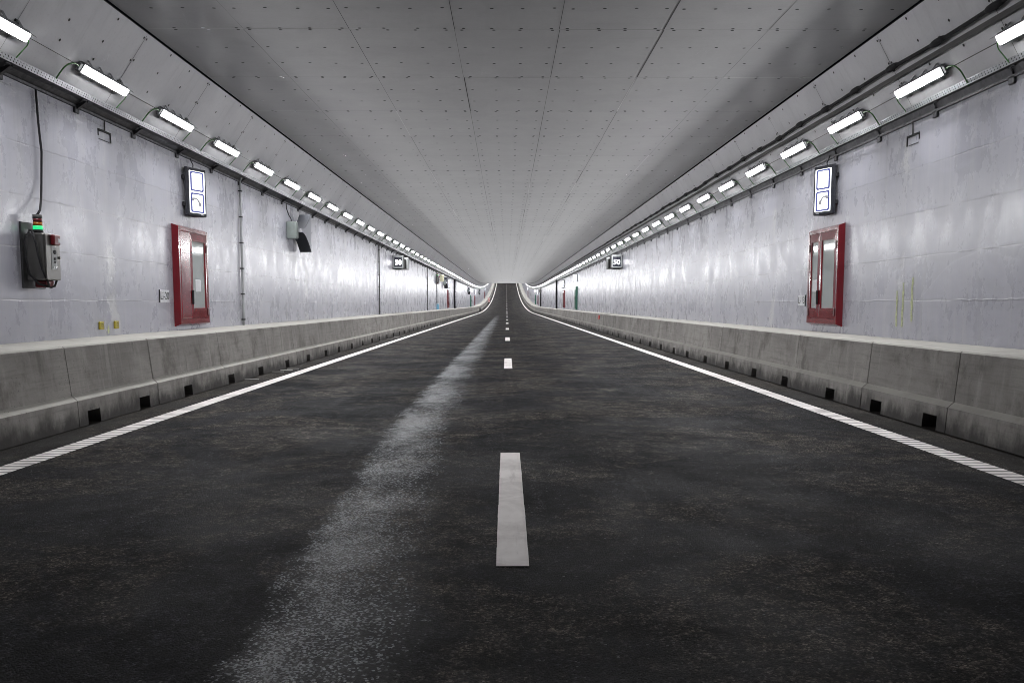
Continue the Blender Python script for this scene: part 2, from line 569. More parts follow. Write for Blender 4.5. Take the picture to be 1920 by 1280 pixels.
def mat_board(name, ca, cb, lat):
    t = NT(name)
    uv = t.uv()
    u, v, _ = t.xyz(uv)
    u_, v_ = u, v
    iu = t.math('FLOOR', t.math('DIVIDE', t.math('SUBTRACT', u, 10.84), MOD))
    iv = t.math('FLOOR', t.math('DIVIDE', t.math('SUBTRACT', v, .61), 1.262)) if lat else 0.0
    wn = t.t.nodes.new('ShaderNodeTexWhiteNoise')
    t.link(t.comb(iu, iv, 0.5), wn.inputs['Vector'])
    pb = wn.outputs['Value']
    b1 = t.noise(uv, .8, 6, .65, .4)
    ln = t.noise(t.comb(t.math('MULTIPLY', u, 6.0), t.math('MULTIPLY', v, .9), pb), 1.3, 6, .7)
    fn = t.noise(uv, 26.0, 5, .7)
    c = t.mix(t.ramp(b1, .3, .7), ca, cb)
    k = t.ramp(pb, 0, 1, .965, 1.035, False)
    c = t.mix(1.0, c, t.comb(k, k, k), 'MULTIPLY')
    c = t.mix(t.ramp(ln, .5, .75, 0, .25), c, tuple(q * .62 for q in ca))
    c = t.mix(t.ramp(fn, .52, .78, 0, .28), c, tuple(q * .55 for q in ca))
    sc = t.voro(t.vadd(t.vmul(uv, (.9, 1.6, 1)), t.comb(t.noise(uv, 2.0, 3), 0.0)), 1.1, 'DISTANCE_TO_EDGE')
    c = t.mix(t.math('MULTIPLY', t.ramp(sc, .002, .006, 1, 0), t.ramp(t.noise(uv, 1.7, 3), .58, .66, 0, .3)), c, tuple(min(1, q * 1.4) for q in cb))
    t.bump(t.math('ADD', fn, t.math('MULTIPLY', ln, .5)), .25, .003)
    t.b.inputs['Sheen Weight'].default_value = .34 if lat else .2
    t.b.inputs['Sheen Roughness'].default_value = .45
    return t.out(c, .46, spec=.5)


def mat_galv(name, c=(.42, .43, .45), rough=.38):
    t = NT(name)
    o = t.obj()
    v = t.t.nodes.new('ShaderNodeTexVoronoi')
    t.link(o, v.inputs['Vector'])
    v.inputs['Scale'].default_value = 22.0
    a, b, cc = t.xyz(v.outputs['Color'])
    n = t.noise(o, 4.0, 5, .6)
    k = t.ramp(a, 0, 1, .86, 1.1, False)
    col = t.mix(1.0, c, t.comb(k, k, k), 'MULTIPLY')
    col = t.mix(t.ramp(n, .55, .75, 0, .4), col, tuple(q * .5 for q in c))
    return t.out(col, t.ramp(b, 0, 1, rough - .08, rough + .14, False), .85)


def mat_red():
    t = NT('red_lacquer')
    o = t.obj()
    n = t.noise(o, 3.0, 5, .6)
    f = t.noise(o, 40.0, 4, .6)
    c = t.mix(t.ramp(n, .3, .7), (.150, .006, .012), (.185, .009, .015))
    c = t.mix(t.ramp(f, .66, .80, 0, .15), c, (.20, .03, .035))
    return t.out(c, t.ramp(n, .3, .7, .13, .20), coat=.3)


def mat_glass():
    t = NT('door_glass')
    t.out((.80, .86, .84), .05)
    t.b.inputs['Transmission Weight'].default_value = .55
    t.b.inputs['IOR'].default_value = 1.45
    return t.mat


def mat_stripes():
    t = NT('red_white_stripes')
    x, y, z = t.xyz(t.obj())
    q = t.math('FRACT', t.math('MULTIPLY', t.math('ADD', x, z), 3.2))
    return t.out(t.mix(t.math('GREATER_THAN', q, .5), (.72, .70, .68), (.50, .03, .03)), .4)


M['wall_a'] = mat_wall(1.0)
M['wall_b'] = mat_wall(2.0)
M['barrier'] = mat_barrier()
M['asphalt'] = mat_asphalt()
M['dash'] = mat_paint('dash_paint', False)
M['edge'] = mat_paint('edge_paint', True)
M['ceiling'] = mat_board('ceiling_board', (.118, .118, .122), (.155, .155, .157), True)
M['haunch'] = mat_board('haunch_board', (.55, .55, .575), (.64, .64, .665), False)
M['seam'] = plain('seam_dark', (.06, .06, .06), .8)
M['seam_pale'] = plain('seam_pale', (.62, .62, .62), .5)
M['bolt'] = plain('anchor_dark', (.018, .018, .018), .7)
M['bolt_new'] = plain('anchor_bright', (.8, .8, .8), .2, 1.0)
M['black'] = plain('gap_black', (.008, .008, .008), .9)
M['galv'] = mat_galv('galvanised_steel')
M['galv_dark'] = mat_galv('dark_steel', (.085, .085, .09), .5)  # darker steel for tray floor, wall angle, brackets and back plate
M['steel'] = plain('stainless_steel', (.15, .147, .14), .36, .7, .15, 5.0)
M['lamp_body'] = plain('lamp_grey', (.20, .205, .215), .5, .3)
M['lamp'] = emit('lamp_light', (1.0, .995, .985), 22.0)
M['lamp'].cycles.emission_sampling = 'NONE'
LAMP_DATA = bpy.data.lights.new('lamp_light', 'AREA')
LAMP_DATA.shape = 'RECTANGLE'
LAMP_DATA.size, LAMP_DATA.size_y = .085, 1.08
LAMP_DATA.energy = LAMP
LAMP_DATA.color = (.985, .985, 1.0)
M['green_cable'] = plain('green_cable', (.045, .16, .035), .45)
M['rubber'] = plain('black_rubber', (.010, .010, .012), .85)
M['rail'] = plain('grey_profile', (.085, .085, .082), .75)
M['sign_body'] = plain('dark_blue_housing', (.006, .007, .015), .6)
M['sign_white'] = emit('sign_white_light', (.93, .96, 1.0), 2.6)
M['sign_blue'] = emit('sign_blue_light', (.02, .04, .48), .55)
M['sign_grey'] = emit('sign_pictogram', (.30, .30, .33), 1.0)
M['red'] = mat_red()
M['red_dark'] = plain('dark_red_hinge', (.05, .004, .006), .4)  # dark red of the door hinges
M['glass'] = mat_glass()
M['inner'] = plain('cabinet_inside', (.55, .58, .58), .6)
M['white'] = plain('white_plate', (.62, .63, .66), .45)
M['ink'] = plain('black_ink', (.012, .012, .014), .6)
M['yellow'] = plain('yellow_plastic', (.33, .27, .015), .5)
M['yellow_ink'] = plain('brown_ink', (.07, .05, .01), .6)
M['lime'] = plain('lime_spray_paint', (.44, .47, .27), .7, 0, .3, 30)
M['grey_box'] = plain('grey_green_box', (.17, .195, .185), .6)
M['horn'] = plain('blue_grey_shaded_horn', (.026, .029, .038), .9)  # dark paint, made darker still for the shade on the flares
M['horn_side'] = plain('grey_horn_side', (.27, .28, .32), .5)
M['led_white'] = emit('led_white', (1.0, .97, 1.0), 9.0)
M['led_panel'] = plain('led_panel', (.006, .008, .02), .3)
M['frame_white'] = plain('pale_frame', (.36, .375, .375), .5)
M['beacon_green'] = emit('beacon_green_light', (.02, .8, .26), 1.1)
M['beacon_red'] = plain('beacon_red_lens', (.12, .008, .012), .35)
M['beacon_amber'] = plain('beacon_amber_lens', (.42, .14, .02), .25)
M['grey_pipe'] = plain('grey_conduit', (.36, .37, .38), .5)
M['green_door'] = plain('green_lacquer', (.008, .10, .065), .35)
M['cyan'] = plain('pale_blue_box', (.22, .50, .68), .4)
M['stripes'] = mat_stripes()
M['cream'] = plain('cream_box', (.62, .60, .42), .5)
M['slat'] = plain('white_slat', (.40, .39, .37), .5)

# ------------------------------------------------------------------ road
mb = MB()
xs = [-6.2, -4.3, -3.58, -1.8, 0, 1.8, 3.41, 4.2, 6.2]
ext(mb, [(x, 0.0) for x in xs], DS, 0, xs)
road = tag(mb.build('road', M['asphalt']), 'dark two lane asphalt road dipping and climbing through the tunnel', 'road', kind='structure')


def strip(x0, x1, d0, d1, z, steps):
    m = MB()
    ds = [d0 + (d1 - d0) * k / steps for k in range(steps + 1)]
    ext(m, [(x0, z), (x1, z)], ds, 0, [x0, x1])
    return m


for xc in (-3.585, 3.41):
    e = strip(xc - .095, xc + .095, D_START, D_END, .004, 190).build('edge_line', M['edge'], road)
    e['label'] = 'ribbed white edge line beside the ' + ('left' if xc < 0 else 'right') + ' barrier'
n = 0
for k in range(-1, 30):
    d = 3.824 + 12.03 * k
    if d > 330:
        break
    m = MB()
    w = .0755
    N = 10
    for j in range(N):
        a, b = d + 3.0 * j / N, d + 3.0 * (j + 1) / N
        wa = w + random.uniform(-.002, .002)
        m.face([(-wa, a, .004 + prof(a)), (wa, a, .004 + prof(a)), (w, b, .004 + prof(b)), (-w, b, .004 + prof(b))])
    m.build('lane_dash', M['dash'], road)

# ------------------------------------------------------------------ ceiling
mb = MB()
ext(mb, [(CL, CZ), (-3.18, CZ), (-1.91, CZ), (-.65, CZ), (.61, CZ), (1.87, CZ), (3.13, CZ), (CR, CZ)], DS, 0, [CL, -3.18, -1.91, -.65, .61, 1.87, 3.13, CR], flip=True)
seams = [-3.18, -1.91, -.65, .61, 1.87, 3.13]
zc = CZ - .003


def strip_face(m, x0, x1, d0, d1, z, mi):
    m.face([(x0, d0, z + prof(d0)), (x0, d1, z + prof(d1)), (x1, d1, z + prof(d1)), (x1, d0, z + prof(d0))], mi)


rowk = range(-9, 70)
for k in rowk:
    d = 10.84 + MOD * k
    for i, sx in enumerate(seams):
        # long seams: uneven width, sometimes closed, sometimes a wide gap
        j = random.uniform(-.006, .006)
        w = random.choice([.0015, .002, .002, .003, .003, .004, .006])
        if i in (0, 5):
            w *= .6
        strip_face(mb, sx + j - w, sx + j + w, d + .01, d + MOD - .01, zc, 1 if random.random() < .86 else 2)
    # cross joints between boards
    edges = [CL] + seams + [CR]
    for a, b in zip(edges, edges[1:]):
        w = random.choice([.001, .0015, .002, .003])
        q = random.random()
        if d > 75:
            continue
        strip_face(mb, a + .01, b - .01, d - w, d + w, zc - .0005, 2 if q < .25 else 1)
    # anchors: dark discs widened sideways to take in the bolts' shadow
    for a in [seams[0] - 1.262] + seams:
        for off in (.10, .455, .81, 1.163):
            x = a + off + random.uniform(-.012, .012)
            if x < CL + .05 or x > CR - .05:
                continue
            for third in range(3):
                dd = d + MOD * third / 3.0
                if dd > 85 or dd < -2:
                    continue
                r = .022 if dd < 22 else .030
                new = 1 if (abs(x) > 2.9 and random.random() < .10) else 0
                sp = ((-.035, random.uniform(-.03, .03)), (.035, random.uniform(-.03, .03))) if third == 0 else ((random.uniform(-.02, .02), 0),)
                for dy, dx in sp:
                    mb.disc((x + dx, dd + dy, zc - .0015 + prof(dd)), (1, 0, 0), (0, -.85, 0), r, 8, 4 if new else 3)
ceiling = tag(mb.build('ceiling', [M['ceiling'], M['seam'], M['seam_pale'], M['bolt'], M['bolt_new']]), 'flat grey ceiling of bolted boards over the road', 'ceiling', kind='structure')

# ------------------------------------------------------------------ sloped linings, walls
SL = {}
for side, name in ((-1, 'left'), (1, 'right')):
    a = Vector((CL, CZ)) if side < 0 else Vector((CR, CZ))
    b = Vector((-4.965, 3.56)) if side < 0 else Vector((4.985, 3.53))
    t = (b - a)
    ln = t.length
    t.normalize()
    nrm = Vector((-t.y, t.x)) if side < 0 else Vector((t.y, -t.x))     # points into the tunnel
    if nrm.x * side > 0:
        nrm = -nrm
    SL[side] = (a, t, nrm, ln)
    m = MB()
    g0 = a + t * .03
    ext(m, [tuple(a + Vector((side * .06, .02))), tuple(a + t * .03 - nrm * .015)], DS, 1, flip=side < 0)
    ext(m, [tuple(g0), tuple(a + t * .45), tuple(b)], DS, 0, flip=side < 0)

    def on(v, d, lift=.002, side=side, a=a, t=t, nrm=nrm):
        p = a + t * v + nrm * lift
        return Vector((p.x, d, p.y + prof(d)))

    vs = .775 if side < 0 else .80
    T3 = Vector((t.x, 0, t.y))
    for k in range(-9, 60):
        d = 10.97 + MOD * k
        w = random.choice([.002, .003, .004])
        m.face([on(.06, d - w), on(ln - .03, d - w), on(ln - .03, d + w), on(.06, d + w)], 1)
        w = random.choice([.002, .003, .004])
        m.face([on(vs - w, d + .01), on(vs + w, d + .01), on(vs + w, d + MOD - .01), on(vs - w, d + MOD - .01)], 1)
        if d > 70 or d < -1:
            continue
        for v in (.10, .40, .70):
            for dy in (-.035, .035):
                vv = v + random.uniform(-.015, .015)
                m.disc(on(vv, d + dy, .004), T3 * .9, (0, 1, 0), .018, 8, 2)
        for third in (1, 2):
            for v in (.09, .38, .66):
                m.disc(on(v + random.uniform(-.03, .03), d + MOD * third / 3 + random.uniform(-.04, .04), .004), T3, (0, 1, 0), .018, 8, 2)
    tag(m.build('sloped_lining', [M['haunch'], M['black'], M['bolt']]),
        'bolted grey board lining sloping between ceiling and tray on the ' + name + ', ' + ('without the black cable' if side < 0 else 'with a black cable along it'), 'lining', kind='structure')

    x = WL if side < 0 else WR
    m = MB()
    zb = .60
    ext(m, [(x, zb), (x, 2.0), (x, 3.70)], DS, 0, [zb, 2.0, 3.70], flip=side > 0)
    # the masonry behind, so that the wall has thickness
    ext(m, [(x + side * .4, zb), (x + side * .4, 3.70)], DS[::6], 0, flip=side < 0)
    w = tag(m.build('tunnel_wall', M['wall_a'] if side < 0 else M['wall_b']),
            'left white painted concrete wall with the yellow tags and grey speaker horn' if side < 0 else 'right white painted concrete wall with lime spray marks near the red cabinet', 'wall')
    SL[side] += (w,)

# outer shell above the linings keeps outside light out
wall_l, wall_r = SL[-1][4], SL[1][4]

# ------------------------------------------------------------------ barriers (precast elements)


def barrier_mesh(side, scup, name='concrete_barrier'):
    if side < 0:
        s = [(-4.10, 0), (-4.113, .25), (-4.165, .302), (-4.218, .755), (-4.232, .770), (WL, .772)]
    else:
        s = [(3.96, 0), (3.977, .235), (4.032, .283), (4.075, .732), (4.090, .747), (WR, .728)]
    xb, x1 = s[0][0], s[1][0]
    xh = xb + (x1 - xb) * (.13 / s[1][1])
    deep = xb + side * .32
    hole = [(deep, 0), (deep, .135), (xh, .135)]
    norm = [(xb, 0), (xb + (xh - xb) * .5, .065), (xh, .135)]
    rest = s[1:]
    e = .017

    def ring(d, kind):
        if kind == 'g':
            return [(x + side * .012, d, z) for x, z in norm + rest[:-1]] + [(rest[-1][0], d, rest[-1][1] - .012)]
        return [(x, d, z) for x, z in (hole if kind == 'h' else norm) + rest]
    ev = [(0 + e, 'n')]
    for q in (2.45, 4.88):
        ev += [(q - .007, 'n'), (q - .002, 'g'), (q + .002, 'g'), (q + .007, 'n')]
    for q in scup:
        ha, hb = q - .14 + random.uniform(-.012, .012), q + .14 + random.uniform(-.02, .012)
        ev += [(ha, 'n'), (ha, 'h'), (hb, 'h'), (hb, 'n')]
    ev.append((6.8 - e, 'n'))
    ev = sorted(enumerate(ev), key=lambda p: (p[1][0], p[0]))
    rings = [ring(d, k) for _, (d, k) in ev]
    # pull the end rings in a little: rounded arrises at the joints
    first = [(x + side * .010, e - .008, z - (.008 if z > .5 else 0)) for x, _, z in rings[0]]
    last = [(x + side * .010, 6.8 - e + .008, z - (.008 if z > .5 else 0)) for x, _, z in rings[-1]]
    rings = [first] + rings + [last]
    m = MB()
    n_ = len(rings[0])
    vv = [0.0]
    for (xa, _, za), (xc, _, zc_) in zip(rings[1], rings[1][1:]):
        vv.append(vv[-1] + math.hypot(xa - xc, za - zc_))
    for r0, r1 in zip(rings, rings[1:]):
        for j in range(n_ - 1):
            P = [r0[j], r0[j + 1], r1[j + 1], r1[j]]
            U = [(r0[j][1], vv[j]), (r0[j][1], vv[j + 1]), (r1[j][1], vv[j + 1]), (r1[j][1], vv[j])]
            if side < 0:
                pass
            else:
                P.reverse()
                U.reverse()
            m.face(P, 0, U)
    for r, rev in ((rings[0], side < 0), (rings[-1], side > 0)):
        P = list(r) + [(r[-1][0], r[-1][1], 0)]
        U = [(p[0], p[2]) for p in P]
        if rev:
            P.reverse()
            U.reverse()
        m.face(P, 0, U)
    return m.build(name, M['barrier'])


ORD = ['nearest', 'second', 'third', 'fourth', 'fifth', 'sixth', 'seventh', 'eighth', 'ninth', 'tenth', 'eleventh', 'twelfth', 'thirteenth', 'fourteenth', 'fifteenth', 'sixteenth']
for side, j0 in ((-1, 10.22), (1, 9.78)):
    sname = 'left' if side < 0 else 'right'
    first = barrier_mesh(side, [.95, 2.75, 5.20, 6.40])
    std = barrier_mesh(side, [.95, 2.72, 4.28, 6.02])
    for k in range(-2, 47):
        d = j0 + 6.8 * k
        if k <= -1:
            o = first if k == -1 else first.copy()
        else:
            o = std if k == 0 else std.copy()
        if o.name not in COL.objects:
            COL.objects.link(o)
        o.location = (random.uniform(-.004, .004), d, prof(d))
        o.rotation_euler = (math.atan2(prof(d + 6.8) - prof(d), 6.8), 0, random.uniform(-.0006, .0006))
        if -1 <= k < 8:
            lab = '%s grey concrete barrier element from the camera along the %s wall' % (ORD[k + 1], sname)
        elif k == -2:
            lab = 'grey concrete barrier element standing beside the camera on the ' + sname
        else:
            lab = 'distant grey concrete barrier element in the row along the %s wall' % sname
        tag(o, lab, 'barrier', 'concrete barrier elements along the %s wall' % sname)

# ------------------------------------------------------------------ cable trays with brackets
for side in (-1, 1):
    sname = 'left' if side < 0 else 'right'
    xw = WL if side < 0 else WR
    xl = -4.895 if side < 0 else 4.945
    zl = 3.535 if side < 0 else 3.525
    zw = 3.470 if side < 0 else 3.430
    tr = empty('cable_tray', (0, 0, 0), 'perforated galvanised cable tray running along the top of the %s wall' % sname, 'cable tray', 'cable trays on the walls')
    m = MB()
    ext(m, [(xl + side * .012, zl + .068), (xl, zl + .066), (xl, zl)], DS, 0, flip=side > 0)
    ext(m, [(xl + side * .012, zl + .068), (xl + side * .012, zl + .01)], DS, 0, flip=side < 0)
    # punched holes
    d = 5.0
    while d < 40:
        for q in (.018, .046):
            m.disc((xl - side * .002, d + (.027 if q > .03 else 0), zl + q), (0, 1, 0), (0, 0, 1), .0095, 6, 1)
        d += .055
    m.build('rail', [M['galv'], M['black']], tr)
    m = MB()
    ext(m, [(xl + side * .004, zl), (xl + side * .004 + (xw - xl) * .45, zl - .010), (xw - side * .006, zw)], DS, 0, flip=side > 0)
    m.build('floor_plate', M['galv_dark'], tr)
    m = MB()
    ext(m, [(xw - side * .03, zw + .004), (xw - side * .03, zw - .022), (xw, zw - .022)], DS, 0, flip=side > 0)
    m.build('wall_angle', M['galv_dark'], tr)
    for k in range(-3, 44):
        d = (10.47 if side < 0 else 10.46) + 1.56 * k
        if d > 62:
            break
        m = MB()
        xo = xl + side * .02
        for dy in (-.024, .020):
            P = [(xo, d + dy, zl - .004), (xo, d + dy, zl - .028), (xw, d + dy, zw - .065), (xw, d + dy, zw - .004)]
            Q = [(x, y + .004, z) for x, y, z in P]
            m.loft([P, Q], 0, cap=True)
        m.poly([(xo, d - .024, zl - .029), (xo, d + .024, zl - .029), (xw, d + .024, zw - .066), (xw, d - .024, zw - .066)], [(0, 1, 2, 3)])
        m.cbox((xw, d - .05, zw - .085), (xw - side * .03, d + .05, zw - .005), .006)
        m.cbox((xo, d - .09, zl - .020), (xo + side * .03, d + .0, zl - .004), .004)
        m.build('bracket', M['galv_dark'], tr)

# black supply cable and grey profile along the right lining
a, t, nrm, ln, _ = SL[1]


def onR(v, d, lift):
    p = a + t * v + nrm * lift
    return (p.x, d, p.y + prof(d))


cable = empty('supply_cable', (0, 0, 0), 'thick black taped cable running along the right sloped lining above the lamps', 'cable')
m = MB()
pts = []
rr = []
d = -6.0
while d < 300:
    pts.append(onR(.475 + .008 * math.sin(d * 2.1) + .006 * math.sin(d * .9), d, .04))
    rr.append(.022)
    d += .37 if d < 60 else 3.0
m.tube(pts, rr, 8)
m.build('sheath', M['rubber'], cable)
for k in range(-4, 60):
    d = 9.79 + MOD / 2 * k
    if d < 0 or d > 62:
        continue
    m = MB()
    c = Vector(onR(.475 + .008 * math.sin(d * 2.1) + .006 * math.sin(d * .9), d, .04))
    m.tube([c + Vector((0, -.16, 0)), c + Vector((0, -.10, .004)), c + Vector((0, .02, .0)), c + Vector((0, .10, .0)), c + Vector((0, .15, 0))], [.022, .034, .040, .036, .022], 8)
    m.box(onR(.44, d - .02, .0), onR(.52, d + .02, .03))
    m.build('joint_sleeve', M['rubber'], cable)
m = MB()
ext(m, [onR(.560, 0, .004)[::2], onR(.560, 0, .035)[::2], onR(.615, 0, .035)[::2], onR(.615, 0, .004)[::2]], [x for x in DS if x < 310], 0, flip=True)
tag(m.build('mounting_profile', M['rail']), 'grey mounting profile just below the black supply cable on the right lining', 'rail')

# ------------------------------------------------------------------ lamps


def make_lamp(side, d):
    sname = 'left' if side < 0 else 'right'
    a, t, nrm, ln, _ = SL[side]
    v = (.775 if side < 0 else .785)
    p = a + t * v
    root = empty('strip_lamp', (p.x, d, p.y + prof(d)), '', 'lamp')
    T, Nn = Vector((t.x, 0, t.y)), Vector((nrm.x, 0, nrm.y))

    def q(u, y, h):
        return T * u + Nn * h + Vector((0, y, 0))
    L = .56
    m = MB()      # housing: shallow trough with splayed sides
    ring = lambda y: [q(-.060, y, .018), q(-.066, y, .060), q(-.052, y, .078), q(.052, y, .078), q(.066, y, .060), q(.060, y, .018)]
    m.loft([ring(-L), ring(L)], 0, cap=True)
    for y in (-L, L):
        s_ = 1 if y > 0 else -1
        m.loft([[q(-.045, y, .025), q(-.045, y, .070), q(.045, y, .070), q(.045, y, .025)], [q(-.035, y + s_ * .035, .03), q(-.035, y + s_ * .035, .06), q(.035, y + s_ * .035, .06), q(.035, y + s_ * .035, .03)]], 0, cap=True)
    hs = m.build('housing', M['lamp_body'], root)
    m = MB()
    dsec = lambda y: [q(-.047, y, .079), q(-.047, y, .098), q(-.030, y, .101), q(.030, y, .101), q(.044, y, .096), q(.050, y, .079)]
    m.loft([dsec(-L + .015), dsec(L - .015)], 0, cap=True)
    m.build('diffuser', M['lamp'], root)
    lo = bpy.data.objects.new('lamp_light', LAMP_DATA)
    COL.objects.link(lo)
    lo.parent = root
    zax = -Nn
    yax = Vector((0, 1, 0))
    xax = yax.cross(-zax).normalized()
    from mathutils import Matrix
    # a lamp shines along its local -z
    rot = Matrix((-xax, yax, zax)).transposed().to_4x4()
    rot.translation = q(.0, 0, .104)
    lo.matrix_local = rot
    m = MB()      # lip added along the upper edge to darken the ceiling beside it
    m.loft([[q(-.056, -L, .070), q(-.050, -L, .070), q(-.050, -L, .152), q(-.054, -L, .153)], [q(-.056, L, .070), q(-.050, L, .070), q(-.050, L, .152), q(-.054, L, .153)]], 0, cap=True)
    m.build('added_shade_lip', M['lamp_body'], root)
    for y in (-.40, -.13, .14, .41):
        m = MB()
        for s_ in (-1, 1):
            P = [q(s_ * .066, y - .03, .060), q(s_ * .066, y + .03, .060), q(s_ * .098, y + .022, .004), q(s_ * .098, y - .022, .004)]
            Q = [x + T * s_ * .004 for x in P]
            m.loft([P, Q], 0, cap=True)
        # strap under the housing joins both ears
        A = [q(-.067, y - .02, .0595), q(-.067, y + .02, .0595), q(-.067, y + .02, .016), q(-.067, y - .02, .016)]
        B = [q(.067, y - .02, .0595), q(.067, y + .02, .0595), q(.067, y + .02, .016), q(.067, y - .02, .016)]
        m.loft([A, B], 0, cap=True)
        m.build('clip', M['lamp_body'], root)
    # cables down to the tray
    vt = ln - v - .02
    for s_ in (-1, 1):
        m = MB()
        y0 = s_ * (L + .03)
        if s_ < 0:
            P = [q(.0, y0, .045), q(-.005, y0 - .10, .055), q(.02, y0 - .20, .065), q(.08, y0 - .25, .06), q(.16, y0 - .25, .05), q(vt * .9, y0 - .22, .03), q(vt + .02, y0 - .20, .02)]
        else:
            P = [q(.0, y0, .045), q(.02, y0 + .05, .05), q(.07, y0 + .075, .05), q(.14, y0 + .07, .04), q(vt + .02, y0 + .055, .02)]
        # smooth the path
        sm = []
        for k in range(len(P) - 1):
            p0, p1, p2, p3 = P[max(k - 1, 0)], P[k], P[k + 1], P[min(k + 2, len(P) - 1)]
            for w in (0, .25, .5, .75):
                sm.append(.5 * ((2 * p1) + (p2 - p0) * w + (2 * p0 - 5 * p1 + 4 * p2 - p3) * w * w + (3 * p1 - p0 - 3 * p2 + p3) * w ** 3))
        sm.append(P[-1])
        m.tube(sm, .0085 if s_ < 0 else .006, 6)
        m.build('cable', M['green_cable'], root)
    return root


LORD = ['nearest', 'second', 'third', 'fourth', 'fifth', 'sixth', 'seventh', 'eighth', 'ninth', 'tenth', 'eleventh', 'twelfth']
for side, l0 in ((-1, 8.32), (1, 8.22)):
    sname = 'left' if side < 0 else 'right'
    proto = make_lamp(side, l0)
    base = proto.location.copy()
    for k in range(0, 143):
        d = l0 + MOD * k
        if k == 0:
            o = proto
        elif d < 60:
            o = copy_tree(proto)
        else:
            o = copy_tree(proto, only=('housing', 'diffuser', 'added_shade_lip', 'lamp_light'))
        o.location = (base.x, d, base.z + prof(d))
        o.rotation_euler = (slope(d), 0, 0)
        if k < 12:
            lab = 'lit white strip lamp on the %s sloped lining, %s from the camera' % (sname, LORD[k])
        else:
            lab = 'distant lit strip lamp in the line of lights along the %s lining' % sname
        tag(o, lab, 'lamp', 'strip lamps along the %s lining' % sname)

# ------------------------------------------------------------------ emergency phone signs


def phone_sign(side, dn, label):
    """wedge shaped light box on the wall; dn = distance of its near edge"""
    xw = WL if side < 0 else WR
    s = -side                                   # towards the road
    r = empty('phone_sign', (xw, dn, 0), label, 'sign', 'lit emergency phone signs on the walls')
    z0, z1 = 2.545, 3.295
    wd = .36
    p0, p1 = .08, .235                           # protrusion at the near and the far edge
    m = MB()
    sec = lambda z, i: [(s * .035, -.02 + i, z), (s * (p0 - i), 0 + i, z), (s * (p1 - i), wd - i, z), (s * .035, wd + .02 - i, z)]
    m.loft([sec(z0, .012), sec(z0 + .012, 0), sec(z1 - .012, 0), sec(z1, .012)], 0, cap=True)
    m.build('housing', M['sign_body'], r)
    for z in (2.72, 3.13):
        m = MB()
        m.cbox((0, -.05, z - .035), (s * .045, wd * .5, z + .035), .008)
        m.build('wall_mount', M['rubber'], r)
    f0, f1 = Vector((s * p0, 0, 0)), Vector((s * p1, wd, 0))
    ax = (f1 - f0).normalized()
    nn = Vector((s * 1, 0, 0))
    nn = (nn - ax * nn.dot(ax)).normalized()
    org = (f0 + f1) * .5

    def q(u, z, h):
        return org + ax * u + Vector((0, 0, z)) + nn * h

    def rrect(m, u, z, hw, hh, rad, h):
        P = []
        for cx, cz, st in ((hw - rad, hh - rad, 0), (-hw + rad, hh - rad, 1), (-hw + rad, -hh + rad, 2), (hw - rad, -hh + rad, 3)):
            for k in range(5):
                an = math.pi / 2 * (st + k / 4)
                P.append(q(u + cx + rad * math.cos(an), z + cz + rad * math.sin(an), h))
        m.face(P)
    lw = .168
    m = MB()
    rrect(m, 0, 2.92, lw, .325, .012, .003)
    m.build('light_panel', M['sign_white'], r)
    for zc_ in (3.085, 2.755):
        m = MB()
        rrect(m, 0, zc_, lw - .022, .152, .03, .0045)
        m.build('blue_border', M['sign_blue'], r)
        m = MB()
        rrect(m, 0, zc_, lw - .056, .128, .02, .006)
        m.build('symbol_panel', M['sign_white'], r)
    m = MB()                                    # telephone handset pictogram
    dirn = 1
    pts = []
    for k in range(9):
        an = math.pi * (.70 - .62 * k / 8)
        pts.append(q(-.055 + .11 * math.cos(an) , 2.665 + .155 * math.sin(an), .008))
    m.tube(pts, [.020, .026, .016, .012, .012, .012, .016, .026, .020], 6)
    m.build('handset_symbol', M['sign_grey'], r)
    m = MB()
    m.box(q(.07, 2.580, .0005), q(.14, 2.568, .0025))
    m.build('maker_mark', M['white'], r)
    m = MB()
    m.tube([(s * .08, .24, z1), (s * .08, .26, z1 + .06), (s * .06, .24, z1 + .11), (s * .05, .22, z1 + .16)], .008, 6)
    m.build('cable', M['rubber'], r)
    return r


ph = phone_sign(-1, 13.83, 'lit blue and white telephone sign above the red cabinet on the left wall')
phr = phone_sign(1, 13.51, 'lit blue and white telephone sign above the red cabinet on the right wall')
for src, sname, x, lst in ((ph, 'left', WL, (74.6, 136.5, 197.0)), (phr, 'right', WR, (76.6, 139.5, 206.0))):
    for i, d in enumerate(lst):
        o = copy_tree(src)
        o.location = (x, d, prof(d))
        tag(o, 'distant lit phone sign on the %s wall, %s one beyond the near cabinet' % (sname, ('first', 'second', 'third')[i]), 'sign', 'lit emergency phone signs on the walls')

# ------------------------------------------------------------------ red hydrant cabinets


